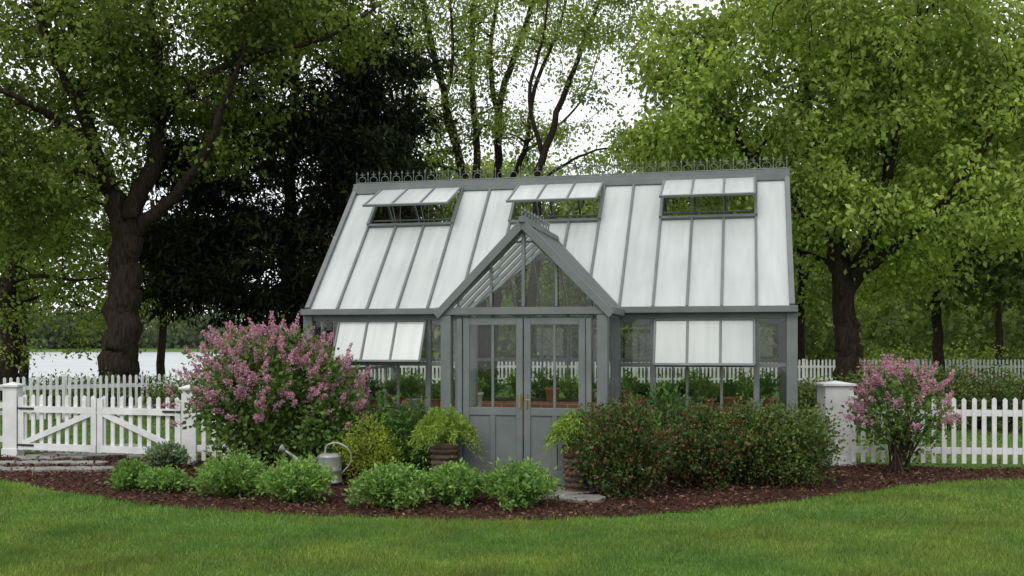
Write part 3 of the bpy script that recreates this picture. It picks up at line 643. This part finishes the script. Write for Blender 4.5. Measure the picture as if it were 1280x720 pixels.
for k,u in enumerate((-3.2,-2.9,-2.55,-2.2,-1.9,-1.55,-1.3,1.15,1.45,1.75,2.1,2.4,2.7,2.9)):
    R=np.random.RandomState(177+k); z=.84; c=loc2w(u,.6+R.uniform(-.12,.2),z); h=R.uniform(.14,.26); pot('terracotta_pot' if k%3 else 'glazed_pot',c,R.uniform(.09,.13),h,M_terra if k%3 else M_cream)
    R=np.random.RandomState(577+k); fountain('potted_plant',c+np.array([0,0,h]),.2,R.uniform(.15,.42),45,12,.06,M_dgreen if k%2 else M_cat,.5,.4,230+k)
for k,(u,v,z,r,h,m) in enumerate(((-.5,2.72,.86,.12,.22,M_terra),(.42,2.7,.86,.13,.34,M_cream),(.1,2.75,.86,.10,.18,M_terra),(-.85,1.6,.03,.2,.42,M_terra),(.75,2.7,.86,.12,.2,M_terra))):
    pot('terracotta_pot' if m==M_terra else 'glazed_pot',loc2w(u,v,z),r,h,m)
# ------------------------------------------------------------ fences
def fence(name,p0,p1,H=1.0,sp=.14,pwid=.062,rails=(.25,.8),postsp=2.4,posts=True,pick0=.07):
    A=Acc(); p0=np.array([p0[0],p0[1],0.]); p1=np.array([p1[0],p1[1],0.]); L=np.linalg.norm(p1-p0); d=(p1-p0)/L; nrm=np.array([d[1],-d[0],0]); n=int(L/sp)
    for i in range(n+1):
        c=p0+d*(i*L/n+R.normal()*.004); h=H+R.uniform(-.008,.008); ti=d*R.normal()*.004
        pts=[c-d*pwid/2+np.array([0,0,pick0]),c+d*pwid/2+np.array([0,0,pick0]),c+ti+d*pwid/2+np.array([0,0,h-.03]),c+ti+np.array([0,0,h]),c+ti-d*pwid/2+np.array([0,0,h-.03])]
        A.prism(pts,nrm*.02)
    for z in rails: A.beam(p0-nrm*.026+np.array([0,0,z]),p1-nrm*.026+np.array([0,0,z]),.045,.09)
    if posts:
        m=max(1,int(L/postsp))
        for i in range(m+1):
            c=p0+d*(i*L/m)-nrm*.075; A.beam(c,c+np.array([0,0,H-.02]),.1,.1); A.beam(c+np.array([0,0,H-.02]),c+np.array([0,0,H+.02]),.13,.13)
    return A.build(name,M_white)
R=np.random.RandomState(5)
fence('picket_fence',(5.0,15.25),(9.5,14.75),1.02)
fence('picket_fence',(-4.72,15.45),(-3.2,15.3),1.02,posts=False)
fence('picket_fence',(-8.0,17.0),(-14,17.6),1.02)
fence('picket_fence',W(-130,0,22)[:2],W(260,0,26.5)[:2],1.06)
fence('picket_fence',W(440,0,46)[:2],W(1500,0,46)[:2],1.12,sp=.17,pwid=.085)
def post(c,wd,h):
    A=Acc(); c=np.array([c[0],c[1],0.]); A.beam(c,c+np.array([0,0,h]),wd,wd); A.beam(c+np.array([0,0,h]),c+np.array([0,0,h+.035]),wd+.07,wd+.07)
    q=(wd+.03)/2; t=h+.035; A.add([c+np.array([x*q,y*q,t]) for x,y in ((-1,-1),(1,-1),(1,1),(-1,1))]+[c+np.array([0,0,t+.04])],[(0,1,4),(1,2,4),(2,3,4),(3,0,4)])
    A.beam(c,c+np.array([0,0,.14]),wd+.03,wd+.03); return A.build('fence_post',M_white,None,False,.004)
post(W(1044,0,15.5)[:2],.42,1.18)
gL=W(16,0,16.6); gR=W(236,0,15.6); post(gL[:2],.22,1.12); post(gR[:2],.17,1.12)
def gate(p0,p1,flip):
    A=Acc(); K=Acc(); p0=np.array([p0[0],p0[1],0.]); p1=np.array([p1[0],p1[1],0.]); L=np.linalg.norm(p1-p0); d=(p1-p0)/L; nr=np.array([d[1],-d[0],0]); n=9
    Zv=lambda z: np.array([0,0,z])
    for i in range(n):
        c=p0+d*(L*(i+.5)/n); h=1.0
        A.prism([c-d*.034+Zv(.1),c+d*.034+Zv(.1),c+d*.034+Zv(h-.03),c+Zv(h),c-d*.034+Zv(h-.03)],-nr*.02)
    A.beam(p0+nr*.02+Zv(.77),p1+nr*.02+Zv(.77),.04,.10); A.beam(p0+nr*.02+Zv(.18),p1+nr*.02+Zv(.18),.04,.10)
    for p in (p0+d*.04,p1-d*.04): A.beam(p+nr*.022+Zv(.12),p+nr*.022+Zv(.96),.08,.045,(0,1,0))
    a,b=(p0,p1) if flip else (p1,p0)
    A.beam(a+nr*.018+Zv(.2),b+nr*.018+Zv(.76),.035,.085)
    hp=p0 if flip else p1; dd=d if flip else -d
    for z in (.2,.78): K.beam(hp+nr*.05-dd*.02+Zv(z),hp+nr*.05+dd*.3+Zv(z),.01,.03)
    return A,K
root=empty('garden_gate'); mid=(gL+gR)/2; dg=unit((gR-gL)*np.array([1,1,0]))
for (a_,b_,fl) in ((gL+dg*.15,mid-dg*.02,True),(mid+dg*.02,gR-dg*.13,False)):
    A,K=gate(a_[:2],b_[:2],fl); A.build('leaf',M_white,root); K.build('hinges',M_black,root)
# ------------------------------------------------------------ watering can
root=empty('watering_can'); c=G(412,607); c[2]=.04; A=Acc()
rb=.155;hb=.34
A.lathe([(.001,0),(rb,0),(rb+.008,.006),(rb+.006,.02),(rb,.025),(rb*.99,hb*.45),(rb*1.01,hb*.46),(rb*.99,hb*.48),(rb*.97,hb-.02),(rb*.985,hb-.01),(rb*.97,hb),(rb*.6,hb+.03),(rb*.25,hb+.035)],c,28)
x=lambda dx,z,dy=0:(c[0]+dx,c[1]+dy,c[2]+z)
A.tube(catmull([x(-.14,.06),x(-.25,.14),x(-.42,.30),x(-.56,.40)],4),np.linspace(.035,.018,13),10)
A.tube([x(-.56,.40),x(-.585,.415),x(-.62,.432),x(-.63,.437)],[.018,.03,.06,.06],14)
A.tube([x(-.10,hb),x(-.30,.235)],.008,6)
A.tube(catmull([x(-.06,hb+.02),x(-.03,.47),x(.10,.50),x(.24,.42),x(.27,.26),x(.14,.10)],5),.013,8)
A.build('body',M_zinc,root,True)

# ------------------------------------------------------------ world, sun, camera
wd=bpy.data.worlds.new('World'); scene.world=wd; wd.use_nodes=True; nt=wd.node_tree; nt.nodes.clear()
out=nt.nodes.new('ShaderNodeOutputWorld'); bg=nt.nodes.new('ShaderNodeBackground'); bg.inputs[1].default_value=0.148
sk=nt.nodes.new('ShaderNodeTexSky'); sk.sky_type='NISHITA'; sk.sun_disc=False
sd=np.array([-.35,-.6,.8]); sk.sun_elevation=math.atan2(sd[2],math.hypot(sd[0],sd[1])); sk.sun_rotation=math.atan2(sd[0],sd[1]); sk.dust_density=5
tc=nt.nodes.new('ShaderNodeTexCoord'); n=noise(nt,2.2,5,tc.outputs['Generated'])
cl=ramp(nt,[(0.3,(0.80,0.83,0.85)),(0.7,(1,1,1))]); nt.links.new(n.outputs[0],cl.inputs[0])
mu=nt.nodes.new('ShaderNodeVectorMath'); mu.operation='SCALE'; mu.inputs['Scale'].default_value=10.5; nt.links.new(cl.outputs[0],mu.inputs[0])
mc=mixc(nt,'MIX',0.88,sk.outputs[0],mu.outputs[0]); nt.links.new(mc,bg.inputs[0]); nt.links.new(bg.outputs[0],out.inputs[0])
l=bpy.data.lights.new('sun','SUN'); l.energy=1.35; l.angle=math.radians(25); l.color=(1,.97,.92); lo=bpy.data.objects.new('sun',l); scene.collection.objects.link(lo)
lo.rotation_euler=Vector(sd).to_track_quat('Z','Y').to_euler(); lo.location=(0,0,40)
cam=bpy.data.cameras.new('camera'); cam.lens=F/1280*36; cam.sensor_width=36; cam.shift_y=70/1280; cam.clip_end=3000
co=bpy.data.objects.new('camera',cam); co.location=(0,0,HC); co.rotation_euler=(math.radians(90),0,0); scene.collection.objects.link(co); scene.camera=co
scene.view_settings.view_transform='Standard'; scene.view_settings.look='None'; scene.view_settings.exposure=0
